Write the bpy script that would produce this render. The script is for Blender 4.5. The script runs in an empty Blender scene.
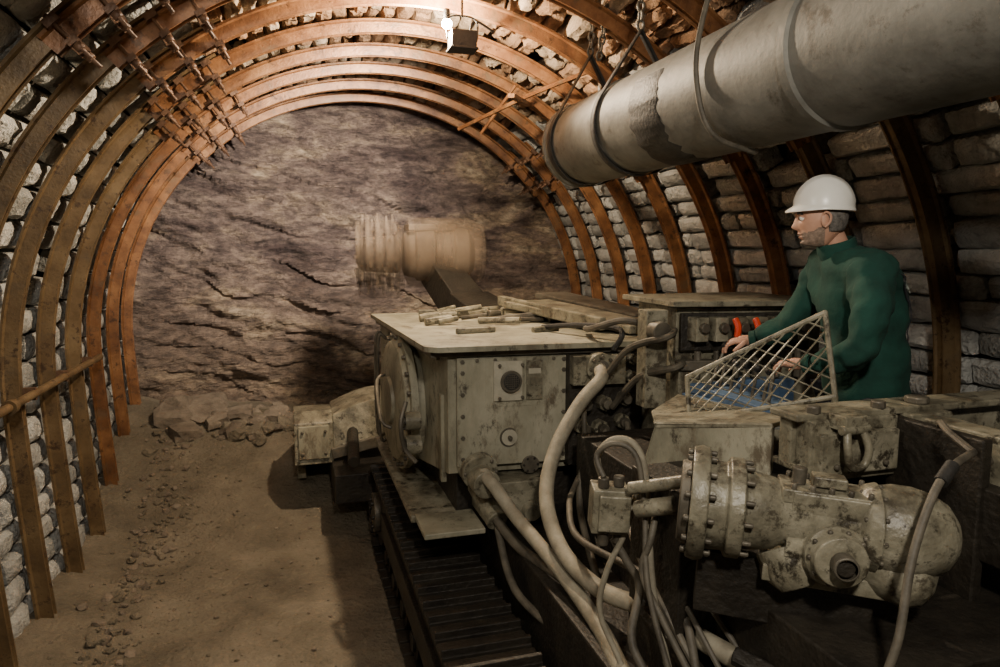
import bpy, bmesh, math, random, bisect
from mathutils import Vector, Matrix, noise, Euler
random.seed(3)
V=Vector
# ---------------- materials ----------------
def pm(name, ramp, scale=4, rough=.8, bump=.3, bscale=30, metal=0, stretch=(1,1,1), spots=None, detail=8, alpha=1, dist=0.02):
    m=bpy.data.materials.new(name); m.use_nodes=True
    nt=m.node_tree; n=nt.nodes; L=nt.links
    b=n['Principled BSDF']; b.inputs['Roughness'].default_value=rough; b.inputs['Metallic'].default_value=metal
    tc=n.new('ShaderNodeTexCoord'); mp=n.new('ShaderNodeMapping'); mp.inputs['Scale'].default_value=stretch
    L.new(tc.outputs['Object'],mp.inputs[0])
    nz=n.new('ShaderNodeTexNoise'); nz.inputs['Scale'].default_value=scale; nz.inputs['Detail'].default_value=detail; nz.inputs['Roughness'].default_value=.65
    L.new(mp.outputs[0],nz.inputs['Vector'])
    cr=n.new('ShaderNodeValToRGB'); L.new(nz.outputs['Fac'],cr.inputs[0])
    e=cr.color_ramp.elements
    while len(e)<len(ramp): e.new(.5)
    for i,(p,c) in enumerate(ramp):
        e[i].position=p; e[i].color=(*c,1)
    out=cr.outputs[0]
    if spots:
        sl=spots if isinstance(spots,list) else [spots]
        for sc,thr,col in sl:
            n2=n.new('ShaderNodeTexNoise'); n2.inputs['Scale'].default_value=sc; n2.inputs['Detail'].default_value=10; n2.inputs['Roughness'].default_value=.75
            L.new(mp.outputs[0],n2.inputs['Vector'])
            r2=n.new('ShaderNodeValToRGB'); r2.color_ramp.elements[0].position=thr; r2.color_ramp.elements[1].position=thr+.09
            L.new(n2.outputs['Fac'],r2.inputs[0])
            mx=n.new('ShaderNodeMixRGB'); mx.inputs[2].default_value=(*col,1)
            L.new(r2.outputs[0],mx.inputs[0]); L.new(out,mx.inputs[1]); out=mx.outputs[0]
    L.new(out,b.inputs['Base Color'])
    if bump:
        nb=n.new('ShaderNodeTexNoise'); nb.inputs['Scale'].default_value=bscale; nb.inputs['Detail'].default_value=6
        L.new(mp.outputs[0],nb.inputs['Vector'])
        bp=n.new('ShaderNodeBump'); bp.inputs['Strength'].default_value=bump; bp.inputs['Distance'].default_value=dist
        L.new(nb.outputs['Fac'],bp.inputs['Height']); L.new(bp.outputs[0],b.inputs['Normal'])
    if alpha<1: b.inputs['Alpha'].default_value=alpha
    return m
paint=pm('machine_paint',[(.3,(.105,.095,.066)),(.48,(.25,.235,.17)),(.7,(.39,.37,.285))],3,.5,.35,60,0,(1,1,.5),spots=[(5,.53,(.12,.098,.066)),(11,.57,(.042,.034,.023))],dist=.007)
paint2=pm('machine_paint_greasy',[(.3,(.06,.052,.037)),(.5,(.20,.184,.132)),(.7,(.36,.335,.255))],7,.38,.4,50,0,spots=[(16,.53,(.028,.023,.015)),(4,.54,(.072,.06,.042))],dist=.01)
steel=pm('dusty_steel',[(.3,(.045,.039,.03)),(.6,(.14,.124,.095)),(.75,(.25,.225,.175))],8,.5,.3,60,.3,dist=.006)
dark=pm('greasy_dark_metal',[(.3,(.008,.0065,.005)),(.7,(.034,.028,.02))],6,.55,.4,40,.1)
hosem=pm('dusty_hose',[(.3,(.17,.15,.11)),(.7,(.34,.31,.235))],12,.7,.1,80,0)
cablem=pm('dirty_cable',[(.3,(.03,.026,.02)),(.7,(.16,.14,.105))],9,.6,.1,80,0)
rib1=pm('rusty_arch_steel',[(.3,(.075,.030,.013)),(.5,(.19,.083,.032)),(.7,(.31,.155,.065))],5,.45,.4,60,.25,spots=[(12,.54,(.055,.025,.012)),(3,.55,(.15,.09,.048))],dist=.007)
rib2=pm('dusty_arch_steel',[(.3,(.07,.044,.021)),(.5,(.155,.10,.047)),(.7,(.25,.175,.092))],5,.5,.4,60,.25,spots=[(10,.53,(.06,.033,.017)),(3,.55,(.12,.085,.05))],dist=.007)
clampm=pm('rusty_clamp',[(.3,(.06,.03,.02)),(.7,(.18,.098,.055))],10,.55,.3,60,.2)
blk=[pm('concrete_block_%d'%i,[(.3,tuple(c*.62 for c in b)),(.55,b),(.75,tuple(min(1,c*1.3) for c in b))],6,.92,.9,38,0,spots=(22,.62,tuple(c*.35 for c in b)),dist=.03) for i,b in enumerate([(.37,.375,.36),(.44,.445,.425),(.31,.315,.30),(.50,.50,.475)])]
tim=[pm('roof_lagging_%d'%i,[(.3,tuple(c*.6 for c in b)),(.55,b),(.75,tuple(min(1,c*1.3) for c in b))],8,.9,.8,40,0,spots=(18,.6,tuple(c*.4 for c in b)),dist=.02) for i,b in enumerate([(.38,.22,.12),(.33,.25,.17),(.27,.16,.09),(.46,.36,.26)])]
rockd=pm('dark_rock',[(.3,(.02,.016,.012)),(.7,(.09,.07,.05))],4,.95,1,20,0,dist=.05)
dirt=pm('mine_dirt',[(.3,(.085,.07,.049)),(.5,(.155,.13,.092)),(.7,(.23,.195,.143))],1.6,.95,.9,28,0,spots=(14,.60,(.08,.065,.045)),dist=.035)
rubm=pm('rubble_stone',[(.3,(.09,.07,.052)),(.7,(.25,.205,.155))],5,.95,.8,25,0)
galv=pm('galvanised_duct',[(.3,(.075,.072,.062)),(.5,(.15,.147,.13)),(.7,(.225,.222,.20))],3,.6,.2,30,.1,spots=[(5,.56,(.072,.062,.048))],dist=.01)
ductin=pm('duct_interior',[(.3,(.02,.02,.02)),(.7,(.05,.05,.045))],4,.8,0)
black=pm('black_iron',[(.3,(.008,.008,.008)),(.7,(.03,.028,.025))],10,.6,.2,50,.0)
tar=pm('tarred_duct_joint',[(.35,(.008,.008,.008)),(.65,(.03,.028,.025))],12,.6,.2,50,.0)
green=pm('green_workwear',[(.3,(.004,.033,.024)),(.7,(.008,.060,.043))],9,.9,.35,26,0,dist=.012)
navy=pm('dark_trousers',[(.3,(.01,.012,.02)),(.7,(.03,.035,.05))],12,.9,.3,30,0)
white=pm('white_helmet_shell',[(.3,(.78,.76,.70)),(.7,(.88,.87,.82))],6,.3,0)
skin=pm('skin',[(.3,(.46,.24,.16)),(.7,(.57,.33,.23))],18,.55,.1,60,0,dist=.003)
stub=pm('grey_stubble',[(.35,(.17,.12,.09)),(.65,(.36,.26,.20))],70,.7,.3,150,0,dist=.003)
hair=pm('grey_hair',[(.3,(.05,.045,.04)),(.7,(.22,.20,.18))],60,.8,.6,150,0,dist=.004)
red=pm('red_handle',[(.3,(.5,.03,.01)),(.7,(.7,.07,.02))],10,.45,0)
blue=pm('blue_enamel',[(.3,(.05,.10,.19)),(.7,(.13,.21,.34))],8,.5,.2,40,0,spots=(12,.58,(.2,.18,.14)))
boot=pm('black_boot',[(.3,(.01,.01,.01)),(.7,(.04,.035,.03))],10,.6,.2,40)
blurm=pm('cutter_steel',[(.3,(.075,.05,.032)),(.7,(.27,.205,.145))],3,.8,.2,20,.0,stretch=(1,.3,.3),alpha=.7)
ghost=pm('spinning_cutter_picks',[(.3,(.13,.09,.058)),(.7,(.33,.25,.175))],3,.8,0,alpha=.2)
ghostd=pm('spinning_cutter_dust',[(.3,(.07,.05,.035)),(.7,(.14,.10,.07))],3,.9,0,alpha=.2)
label=pm('dark_label',[(.3,(.02,.02,.025)),(.7,(.05,.05,.06))],10,.4,0)
plate=pm('cream_name_plate',[(.3,(.30,.28,.22)),(.7,(.45,.42,.33))],14,.5,0)
def emis(name,c,s):
    m=bpy.data.materials.new(name); m.use_nodes=True; b=m.node_tree.nodes['Principled BSDF']
    b.inputs['Emission Color'].default_value=(*c,1); b.inputs['Emission Strength'].default_value=s; return m
glow=emis('lamp_glass',(1,.88,.68),140)
def rockface():
    m=bpy.data.materials.new('rock_face'); m.use_nodes=True; nt=m.node_tree; n=nt.nodes; L=nt.links; b=n['Principled BSDF']
    b.inputs['Roughness'].default_value=.65
    tc=n.new('ShaderNodeTexCoord'); mp=n.new('ShaderNodeMapping'); mp.inputs['Scale'].default_value=(1,1,2.4); mp.inputs['Rotation'].default_value=(0,math.radians(14),0)
    L.new(tc.outputs['Object'],mp.inputs[0])
    def nz(s,d=10,r=.65,dis=0):
        x=n.new('ShaderNodeTexNoise'); x.inputs['Scale'].default_value=s; x.inputs['Detail'].default_value=d; x.inputs['Roughness'].default_value=r; x.inputs['Distortion'].default_value=dis; L.new(mp.outputs[0],x.inputs['Vector']); return x
    a=nz(1.05,13,.64,.5); cr=n.new('ShaderNodeValToRGB'); e=cr.color_ramp.elements
    cols=[(.37,(.085,.062,.064)),(.46,(.17,.132,.128)),(.53,(.27,.215,.195)),(.59,(.38,.305,.24)),(.68,(.60,.52,.42))]
    while len(e)<5: e.new(.5)
    for i,(p,c) in enumerate(cols): e[i].position=p; e[i].color=(*c,1)
    L.new(a.outputs['Fac'],cr.inputs[0])
    sx=n.new('ShaderNodeSeparateXYZ'); L.new(tc.outputs['Object'],sx.inputs[0])
    mr=n.new('ShaderNodeMapRange'); mr.inputs[1].default_value=2.5; mr.inputs[2].default_value=.8; L.new(sx.outputs['Z'],mr.inputs[0])
    mt=n.new('ShaderNodeMixRGB'); mt.inputs[2].default_value=(.27,.205,.14,1)
    ml=n.new('ShaderNodeMath'); ml.operation='MULTIPLY'; ml.inputs[1].default_value=.6; L.new(mr.outputs[0],ml.inputs[0]); L.new(ml.outputs[0],mt.inputs[0]); L.new(cr.outputs[0],mt.inputs[1])
    c2=nz(6,14,.8); r2=n.new('ShaderNodeValToRGB'); r2.color_ramp.elements[0].position=.43; r2.color_ramp.elements[1].position=.57
    r2.color_ramp.elements[0].color=(.42,.40,.40,1); r2.color_ramp.elements[1].color=(1.3,1.25,1.15,1)
    L.new(c2.outputs['Fac'],r2.inputs[0])
    mx=n.new('ShaderNodeMixRGB'); mx.blend_type='MULTIPLY'; mx.inputs[0].default_value=.8
    L.new(mt.outputs[0],mx.inputs[1]); L.new(r2.outputs[0],mx.inputs[2]); L.new(mx.outputs[0],b.inputs['Base Color'])
    h=nz(3.5,14,.7); bp=n.new('ShaderNodeBump'); bp.inputs['Strength'].default_value=1; bp.inputs['Distance'].default_value=.2
    L.new(h.outputs['Fac'],bp.inputs['Height']); L.new(bp.outputs[0],b.inputs['Normal'])
    return m
facem=rockface()
# ---------------- mesh builder ----------------
def frame(d):
    d=V(d).normalized(); a=V((0,0,1)) if abs(d.z)<.9 else V((1,0,0))
    x=a.cross(d).normalized(); y=d.cross(x); return x,y,d
class MB:
    def __init__(s,name,mats): s.name=name; s.mats=mats if isinstance(mats,list) else [mats]; s.v=[];s.f=[];s.mi=[];s.sm=[]
    def add(s,v,f,m=0,sm=False):
        o=len(s.v); s.v+= [tuple(p) for p in v]; s.f+=[tuple(i+o for i in q) for q in f]; s.mi+=[m]*len(f); s.sm+=[sm]*len(f)
    def box(s,c,size,rot=None,m=0,taper=1):
        h=[x/2 for x in size]; M=Euler(rot).to_matrix() if rot is not None and not isinstance(rot,Matrix) else (rot if rot is not None else Matrix.Identity(3))
        v=[]
        for z in(-1,1):
            t=taper if z>0 else 1
            for x,y in((-1,-1),(1,-1),(1,1),(-1,1)): v.append(V(c)+M@V((x*h[0]*t,y*h[1]*t,z*h[2])))
        s.add(v,[(3,2,1,0),(4,5,6,7),(0,1,5,4),(1,2,6,5),(2,3,7,6),(3,0,4,7)],m)
    def bb(s,a,b,m=0): s.box([(a[i]+b[i])/2 for i in range(3)],[abs(b[i]-a[i]) for i in range(3)],m=m)
    def prism(s,poly,vec,m=0):
        n=len(poly); v=[V(p) for p in poly]+[V(p)+V(vec) for p in poly]
        s.add(v,[tuple(range(n))[::-1],tuple(range(n,2*n))]+[(i,(i+1)%n,(i+1)%n+n,i+n) for i in range(n)],m)
    def cyl(s,p0,p1,r0,r1=None,seg=24,m=0,caps=True):
        r1=r0 if r1 is None else r1; p0=V(p0);p1=V(p1); x,y,d=frame(p1-p0); v=[]
        for p,r in((p0,r0),(p1,r1)):
            for i in range(seg): a=2*math.pi*i/seg; v.append(p+(x*math.cos(a)+y*math.sin(a))*r)
        s.add(v,[(i,(i+1)%seg,(i+1)%seg+seg,i+seg) for i in range(seg)],m,True)
        if caps: s.add(v,[tuple(range(seg))[::-1],tuple(range(seg,2*seg))],m)
    def lathe(s,p0,d,prof,seg=32,m=0,capends=True):
        x,y,d=frame(d); p0=V(p0); v=[];f=[]
        for (t,r) in prof:
            for i in range(seg): a=2*math.pi*i/seg; v.append(p0+d*t+(x*math.cos(a)+y*math.sin(a))*r)
        for k in range(len(prof)-1):
            for i in range(seg): f.append((k*seg+i,k*seg+(i+1)%seg,(k+1)*seg+(i+1)%seg,(k+1)*seg+i))
        s.add(v,f,m,True)
        if capends: s.add(v[:seg],[tuple(range(seg))[::-1]],m); s.add(v[-seg:],[tuple(range(seg))],m)
    def bolts(s,c,d,R,n,r=.012,h=.015,m=0,ph=0):
        x,y,d=frame(d)
        for i in range(n):
            a=2*math.pi*i/n+ph; p=V(c)+(x*math.cos(a)+y*math.sin(a))*R; s.cyl(p,p+d*h,r,r*.95,6,m)
    def tube(s,pts,r,seg=10,m=0,smooth=6,closed=False,rz=None):
        P=[V(p) for p in pts]
        if smooth>1 and len(P)>2:
            Q=[];n=len(P)
            rng=range(n if closed else n-1)
            for i in rng:
                if closed: a,b,c,d=P[i-1],P[i],P[(i+1)%n],P[(i+2)%n]
                else: a,b,c,d=P[max(i-1,0)],P[i],P[i+1],P[min(i+2,n-1)]
                for k in range(smooth):
                    t=k/smooth; Q.append(.5*((2*b)+(c-a)*t+(2*a-5*b+4*c-d)*t*t+(3*b-a-3*c+d)*t**3))
            if not closed: Q.append(P[-1])
            P=Q
        n=len(P); v=[]; x=None
        for i,p in enumerate(P):
            if closed: d=P[(i+1)%n]-P[i-1]
            else: d=P[min(i+1,n-1)]-P[max(i-1,0)]
            d.normalize()
            if x is None: x,_,_=frame(d)
            x=(x-d*x.dot(d)).normalized(); y=d.cross(x)
            rr=r if not callable(r) else r(i/(n-1))
            for k in range(seg): a=2*math.pi*k/seg; v.append(p+(x*math.cos(a)+y*math.sin(a))*rr)
        f=[]
        for i in range(n if closed else n-1):
            j=(i+1)%n
            for k in range(seg): f.append((i*seg+k,i*seg+(k+1)%seg,j*seg+(k+1)%seg,j*seg+k))
        s.add(v,f,m,True)
        if not closed: s.add(v[:seg],[tuple(range(seg))[::-1]],m); s.add(v[-seg:],[tuple(range(seg))],m)
    def sph(s,c,r,seg=20,rings=12,m=0,rot=None,fn=None,zcut=None):
        r=(r,r,r) if not hasattr(r,'__len__') else r; M=rot if rot is not None else Matrix.Identity(3)
        v=[];f=[]
        for i in range(rings+1):
            t=math.pi*i/rings
            if zcut is not None: t=zcut*i/rings
            for k in range(seg):
                a=2*math.pi*k/seg; p=V((math.sin(t)*math.cos(a)*r[0],math.sin(t)*math.sin(a)*r[1],math.cos(t)*r[2]))
                if fn: p=fn(p)
                v.append(V(c)+M@p)
        for i in range(rings):
            for k in range(seg): f.append((i*seg+k,(i+1)*seg+k,(i+1)*seg+(k+1)%seg,i*seg+(k+1)%seg))
        s.add(v,f,m,True)
    def done(s,parent=None,bevel=0,coll=None):
        me=bpy.data.meshes.new(s.name); me.from_pydata(s.v,[],s.f)
        for m in s.mats: me.materials.append(m)
        me.polygons.foreach_set('material_index',s.mi); me.polygons.foreach_set('use_smooth',s.sm); me.update()
        bm=bmesh.new(); bm.from_mesh(me); bmesh.ops.remove_doubles(bm,verts=bm.verts,dist=1e-5); bmesh.ops.recalc_face_normals(bm,faces=bm.faces)
        for e in bm.edges:
            if len(e.link_faces)==2 and e.calc_face_angle(0)>.7: e.smooth=False
        bm.to_mesh(me); bm.free()
        o=bpy.data.objects.new(s.name,me); bpy.context.collection.objects.link(o)
        if bevel:
            b=o.modifiers.new('b','BEVEL'); b.width=bevel; b.segments=2; b.limit_method='ANGLE'; b.angle_limit=.8
        if parent: o.parent=parent
        return o
def empty(name):
    o=bpy.data.objects.new(name,None); bpy.context.collection.objects.link(o); return o
N=noise.noise
# ---------------- tunnel ----------------
cx,cz,R0=.9,1.65,2.55
P=[]
for i in range(40):
    z=-.15+(cz+.15)*i/40; P.append((cx-R0+.10*max(0,(cz-z)/cz)**1.4,z))
for i in range(121):
    a=math.radians(-90+180*i/120); P.append((cx+R0*math.sin(a),cz+R0*math.cos(a)))
for i in range(40):
    z=cz-(cz+.15)*(i+1)/40; P.append((cx+R0+.3*max(0,(cz-z)/cz)**1.4,z))
S=[0]
for i in range(1,len(P)): S.append(S[-1]+math.hypot(P[i][0]-P[i-1][0],P[i][1]-P[i-1][1]))
LT=S[-1]
def PR(s,r):
    i=min(max(bisect.bisect_right(S,s)-1,0),len(P)-2); t=(s-S[i])/(S[i+1]-S[i])
    a=P[i];b=P[i+1]; tx,tz=b[0]-a[0],b[1]-a[1]; l=math.hypot(tx,tz); nx,nz=-tz/l,tx/l
    x=a[0]+tx*t; z=a[1]+tz*t
    return x+nx*r, z+nz*r
legL=S[40]; arc=math.pi*R0
def s_of(deg): return legL+arc*(deg+90)/180
ys=[-1.6+.66*i for i in range(16)]
RP=[(-.060,.095),(-.060,.08),(-.042,.072),(-.033,0),(-.024,0),(-.016,.012),(.016,.012),(.024,0),(.033,0),(.042,.072),(.060,.08),(.060,.095)]
def rib(name,y,s0,s1,off,mat,n=90):
    b=MB(name,mat); v=[];f=[];k=len(RP)
    for i in range(n+1):
        s=s0+(s1-s0)*i/n
        for (dy,r) in RP:
            x,z=PR(s,r+off); v.append((x,y+dy,z))
    for i in range(n):
        for j in range(k): f.append((i*k+j,i*k+(j+1)%k,(i+1)*k+(j+1)%k,(i+1)*k+j))
    b.add(v,f,0,False); b.add(v[:k],[tuple(range(k))]); b.add(v[-k:],[tuple(range(k))]); return b
for i,y in enumerate(ys):
    dy=random.uniform(-.03,.03); y+=dy
    root=empty('steel_arch_support')
    a1,a2=-38+random.uniform(-2.5,2.5),46+random.uniform(-2.5,2.5)
    rib('leg_left',y,0.0,s_of(a1+7),.0,rib2 if i<13 else rib1).done(root)
    rib('leg_right',y,s_of(a2-7),LT,.0,rib1 if i>8 else rib2).done(root)
    rib('crown_segment',y,s_of(a1-7),s_of(a2+7),-.03,rib1).done(root)
    c=MB('clamps',[clampm])
    for a in (a1-5,a1,a1+5,a2-4,a2+4):
        x,z=PR(s_of(a),-.05); rad=math.radians(a)
        M=Matrix.Rotation(rad,3,'Y')
        c.box((x,y,z),(.055,.20,.03),M)
        for e in(-1,1):
            n_=V((math.sin(rad),0,math.cos(rad)))
            p=V((x,y+e*.08,z)); c.cyl(p-n_*.10,p+n_*.14,.011,seg=6); c.cyl(p-n_*.05,p-n_*.02,.024,seg=6)
            c.box(p+n_*.11,(.07,.035,.035),M)
    c.done(root)
def lag(name,s0,s1,mats,step,miss,ys_,rr=.125,jit=.02,lenr=(.3,.62),rnd=1.0):
    b=MB(name,mats)
    s=s0
    while s<s1:
        h=step*random.uniform(.88,1.1)
        for i in range(len(ys_)-1):
            y=ys_[i]-.02+random.uniform(-.05,.05); ye=ys_[i+1]
            while y<ye-.08:
                l=random.uniform(*lenr); y2=min(y+l,ye+random.uniform(-.02,.06))
                if y2-y<.09: break
                if random.random()>miss:
                    near=abs((y+y2)/2-3.5)<3
                    nx,ny=(9,6) if near else (6,4)
                    rb=rr+random.uniform(-jit,jit); seed=V((random.random()*99,random.random()*99,0)); tilt=random.uniform(-.02,.02)*rnd; tl=random.uniform(-.02,.02)*rnd
                    v=[];f=[]
                    hh=h-random.uniform(.008,.028)
                    for p in range(nx):
                        for q in range(ny):
                            u=p/(nx-1)*2-1; w=q/(ny-1)*2-1
                            edge=max(abs(u)**8,abs(w)**6)
                            nn=N(seed+V((u*2.2,w*1.6,0)))
                            yy=(y+y2)/2+u*(y2-y-.015)/2*(1-.05*abs(w)**3)+.010*rnd*N(seed+V((w*3,5,u*3)))
                            ss=s+hh/2+w*hh/2*(1-.15*rnd*abs(u)**5)+.014*rnd*N(seed+V((u*3,w*3,7)))+tl*u
                            r=rb+.03*edge-.03*rnd*nn+tilt*u*.5
                            x,z=PR(ss,r); v.append((x,yy,z))
                    for p in range(nx-1):
                        for q in range(ny-1): f.append((p*ny+q,(p+1)*ny+q,(p+1)*ny+q+1,p*ny+q+1))
                    per=[p*ny for p in range(nx)]+[(nx-1)*ny+q for q in range(1,ny)]+[p*ny+ny-1 for p in range(nx-2,-1,-1)]+[q for q in range(ny-2,0,-1)]
                    o=len(v)
                    sm=s+hh/2; ox,oz=PR(sm,0); ox2,oz2=PR(sm,1)
                    for k in per:
                        x0,y0,z0=v[k]; v.append((x0+(ox2-ox)*.14,y0,z0+(oz2-oz)*.14))
                    m=len(per)
                    for k in range(m): f.append((per[k],per[(k+1)%m],o+(k+1)%m,o+k))
                    f.append(tuple(range(o,o+m)))
                    b.add(v,f,random.randrange(len(mats)),True)
                y=y2+random.uniform(.0,.03)
        s+=h
    return b.done()
yy=[-2.2]+ys+[8.75]
lag('wall_left',.25,s_of(-33),blk,.18,.05,yy,lenr=(.35,.62),rnd=.45)
lag('ceiling',s_of(-33),s_of(36),tim,.12,.14,yy,rr=.12,jit=.03)
lag('wall_right',s_of(36),LT-.3,blk,.145,.03,yy,lenr=(.45,.72),rnd=.5)
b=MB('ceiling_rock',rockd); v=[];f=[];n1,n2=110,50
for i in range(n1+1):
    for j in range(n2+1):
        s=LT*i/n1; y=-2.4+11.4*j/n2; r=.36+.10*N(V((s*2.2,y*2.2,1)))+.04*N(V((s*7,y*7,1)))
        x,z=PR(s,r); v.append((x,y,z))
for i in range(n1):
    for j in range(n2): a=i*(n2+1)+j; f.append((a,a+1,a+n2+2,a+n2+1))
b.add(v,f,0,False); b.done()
b=MB('wall_far',facem); v=[];f=[];nx,nz=230,190
for i in range(nx+1):
    for j in range(nz+1):
        x=-2.6+7.0*i/nx; z=-.2+5.0*j/nz
        zz=z+.22*x
        w=.25*N(V((x*1.1,0,z*1.4)))
        y=8.72+.28*N(V((x*.7,1,z*.8)))+.16*N(V((x*1.2,7,zz*2.4)))+.10*N(V((x*2.0+w*3,2,zz*5.5+w*4)))+.05*N(V((x*5,4,zz*12)))+.025*N(V((x*14,4,zz*22)))
        q=(zz+w*1.2)*2.6; fr=q-math.floor(q); y+=.09*(fr**3)*max(0,.4+1.2*N(V((x*1.3,math.floor(q)*2.1,3))))
        y-=.30*max(0,1-z/1.6)
        v.append((x,y,z))
for i in range(nx):
    for j in range(nz): a=i*(nz+1)+j; f.append((a,a+nz+1,a+nz+2,a+1))
b.add(v,f,0,False); b.done()
def fh(x,y):
    h=.03*N(V((x*1.2,y*1.2,0)))+.022*N(V((x*4,y*4,0)))+.011*N(V((x*13,y*13,0)))
    t=min(1,max(0,(y-6.0)/2.4)); h+=.74*t*t*(3-2*t)*(.75+.25*math.exp(-((x+1.1)/1.4)**2))
    l=max(0,min(1,(-.95-x)/.7)); h+=.14*l*l
    if 1.0<x<3.2 and 2<y<6.4: h=min(h,0)
    return h
b=MB('floor',dirt); v=[];f=[];nx,ny=170,280
for i in range(nx+1):
    for j in range(ny+1):
        x=-2.3+6.7*i/nx; y=-2.3+11.3*j/ny; v.append((x,y,fh(x,y)))
for i in range(nx):
    for j in range(ny): a=i*(ny+1)+j; f.append((a,a+ny+1,a+ny+2,a+1))
b.add(v,f,0,True); b.done()
def stone(b,c,r,m=0):
    bm=bmesh.new(); bmesh.ops.create_icosphere(bm,subdivisions=2,radius=1); sd=V((random.random()*50,)*3)
    sc=V((r*random.uniform(.7,1.3),r*random.uniform(.7,1.3),r*random.uniform(.45,.85))); M=Euler((random.uniform(-.5,.5),random.uniform(-.5,.5),random.random()*6)).to_matrix()
    v=[]
    for w in bm.verts:
        p=w.co*(1+.55*N(w.co*1.3+sd)); p=V((max(-.75,min(.75,p.x)),max(-.8,min(.8,p.y)),max(-.7,min(.7,p.z))))
        v.append(V(c)+M@V((p.x*sc.x,p.y*sc.y,p.z*sc.z)))
    b.add(v,[tuple(w.index for w in f.verts) for f in bm.faces],m,False); bm.free()
b=MB('rock_rubble',[rubm,dirt])
for i in range(190):
    x=random.uniform(-1.4,1.0); y=8.3-abs(random.gauss(0,.38)); r=random.choice([.03,.04,.06,.08,.1,.14])
    if y<7.3: r*=.5
    stone(b,(x,y,fh(x,y)+r*.2),r,random.choice([0,0,1]))
for c,r in [((-1.0,8.0),.22),((-.8,7.85),.17),((-1.2,8.1),.22),((-.6,8.05),.18),((-1.1,7.7),.15),((-.2,8.05),.15),((.1,8.1),.1),((-1.25,7.95),.2),((-.95,8.2),.22)]: stone(b,(c[0],c[1],fh(*c)+r*.3),r,0)
for i in range(900):
    x=random.uniform(-1.5,.4); y=random.uniform(2.2,7.8)
    if random.random()<.6: x=-1.35+abs(random.gauss(0,.3))
    r=random.choice([.01,.014,.018,.02,.03,.04]) if x<-1.0 else random.choice([.006,.008,.01,.014,.018]); stone(b,(x,y,fh(x,y)+r*.2),r,random.choice([0,1]))
b.done()
b=MB('water_pipe',[rib2,clampm])
b.cyl((-1.575,3.5,1.60),(-1.575,6.6,1.60),.026,m=0)
for y in ys:
    if 3.6<y<6.7: b.box((-1.60,y,1.60),(.07,.03,.08),m=1)
for y in (4.6,): b.cyl((-1.575,y-.03,1.60),(-1.575,y+.03,1.60),.042,m=0)
b.done()
b=MB('roof_brace',rib1); b.tube([(1.55,6.55,3.62),(1.95,5.75,3.78),(2.25,5.1,3.86)],.018,6); b.tube([(1.9,5.9,3.9),(1.7,6.3,3.55)],.015,6); b.box((1.9,5.75,3.74),(.05,1.5,.03),(.15,0,-.42)); b.done()
# ---------------- duct ----------------
root=empty('ventilation_duct')
dX,dZ,dR=1.95,3.215,.270; dE=4.60
b=MB('duct_pipe',[galv,ductin,tar])
b.lathe((dX,dE,dZ),(0,-1,0),[(0,dR+.012),(.03,dR+.012),(.04,dR),(.75,dR),(.76,dR+.010),(.80,dR+.010),(.81,dR),(2.4,dR),(2.41,dR+.012),(2.45,dR+.012),(2.46,dR),(6.9,dR)],64,0,False)
b.lathe((dX,dE,dZ),(0,-1,0),[(0,dR+.012),(0,dR-.004),(6.9,dR-.004)],64,1,False)
b.cyl((dX,-2.2,dZ),(dX,-2.19,dZ),dR,seg=64,m=1)
v=[];f=[]
for i in range(25):
    a=math.radians(150+130*i/24)
    j1=.03*N(V((i*.5,1,2))); j2=.05*N(V((i*.6,5,2)))
    for (yy_,rr_) in ((3.34+j1,dR),(3.33+j1,dR+.004),(3.06+j2,dR+.004),(3.05+j2,dR)): v.append((dX+rr_*math.cos(a),yy_,dZ+rr_*math.sin(a)))
for i in range(24):
    for k in range(3): f.append((4*i+k,4*i+k+1,4*i+5+k,4*i+4+k))
b.add(v,f,2,True)
b.done(root)
b=MB('hanger_bands',[black,steel])
def band(y,top,w=.05):
    loop=[V((dX,y,top))]
    for i in range(33):
        a=math.radians(40-260*i/32); loop.append(V((dX+(dR+.018)*math.cos(a),y,dZ+(dR+.018)*math.sin(a))))
    loop.append(V((dX,y,top)))
    v=[];f=[]
    for p in loop: v+=[p+V((0,-w/2,0)),p+V((0,w/2,0))]
    for i in range(len(loop)-1): f.append((2*i,2*i+1,2*i+3,2*i+2))
    b.add(v,f,0,True)
band(4.45,3.78,.07); band(3.75,3.74,.06); band(1.2,3.8,.05)
o=b.done(root); sm=o.modifiers.new('s','SOLIDIFY'); sm.thickness=.006
def chain(name,p0,p1,parent=None,L=.06):
    b=MB(name,steel); p0=V(p0);p1=V(p1); n=int((p1-p0).length/(L*.75)); x,y,d=frame(p1-p0)
    for i in range(n):
        c=p0+(p1-p0)*(i+.5)/n; s=x if i%2 else y
        pts=[c+d*(L/2*math.sin(t))+s*(L*.32*math.cos(t)) for t in [2*math.pi*k/10 for k in range(10)]]
        b.tube(pts,.008,6,closed=True,smooth=1)
    return b.done(parent)
chain('hanger_chain_1',(dX,4.45,3.78),(dX+.02,4.45,4.12),root); chain('hanger_chain_2',(dX+.03,4.38,3.74),(dX+.06,4.3,4.1),root)
chain('hanger_chain_3',(dX,3.75,3.74),(dX,3.75,4.1),root)
b=MB('hose_loop',[cablem]); b.tube([(dX-.1,2.75,3.9),(dX-.25,2.72,3.45),(dX-.29,2.68,3.2),(dX-.22,2.66,2.99),(dX,2.66,2.92)],.012,8); b.done(root)
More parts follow.
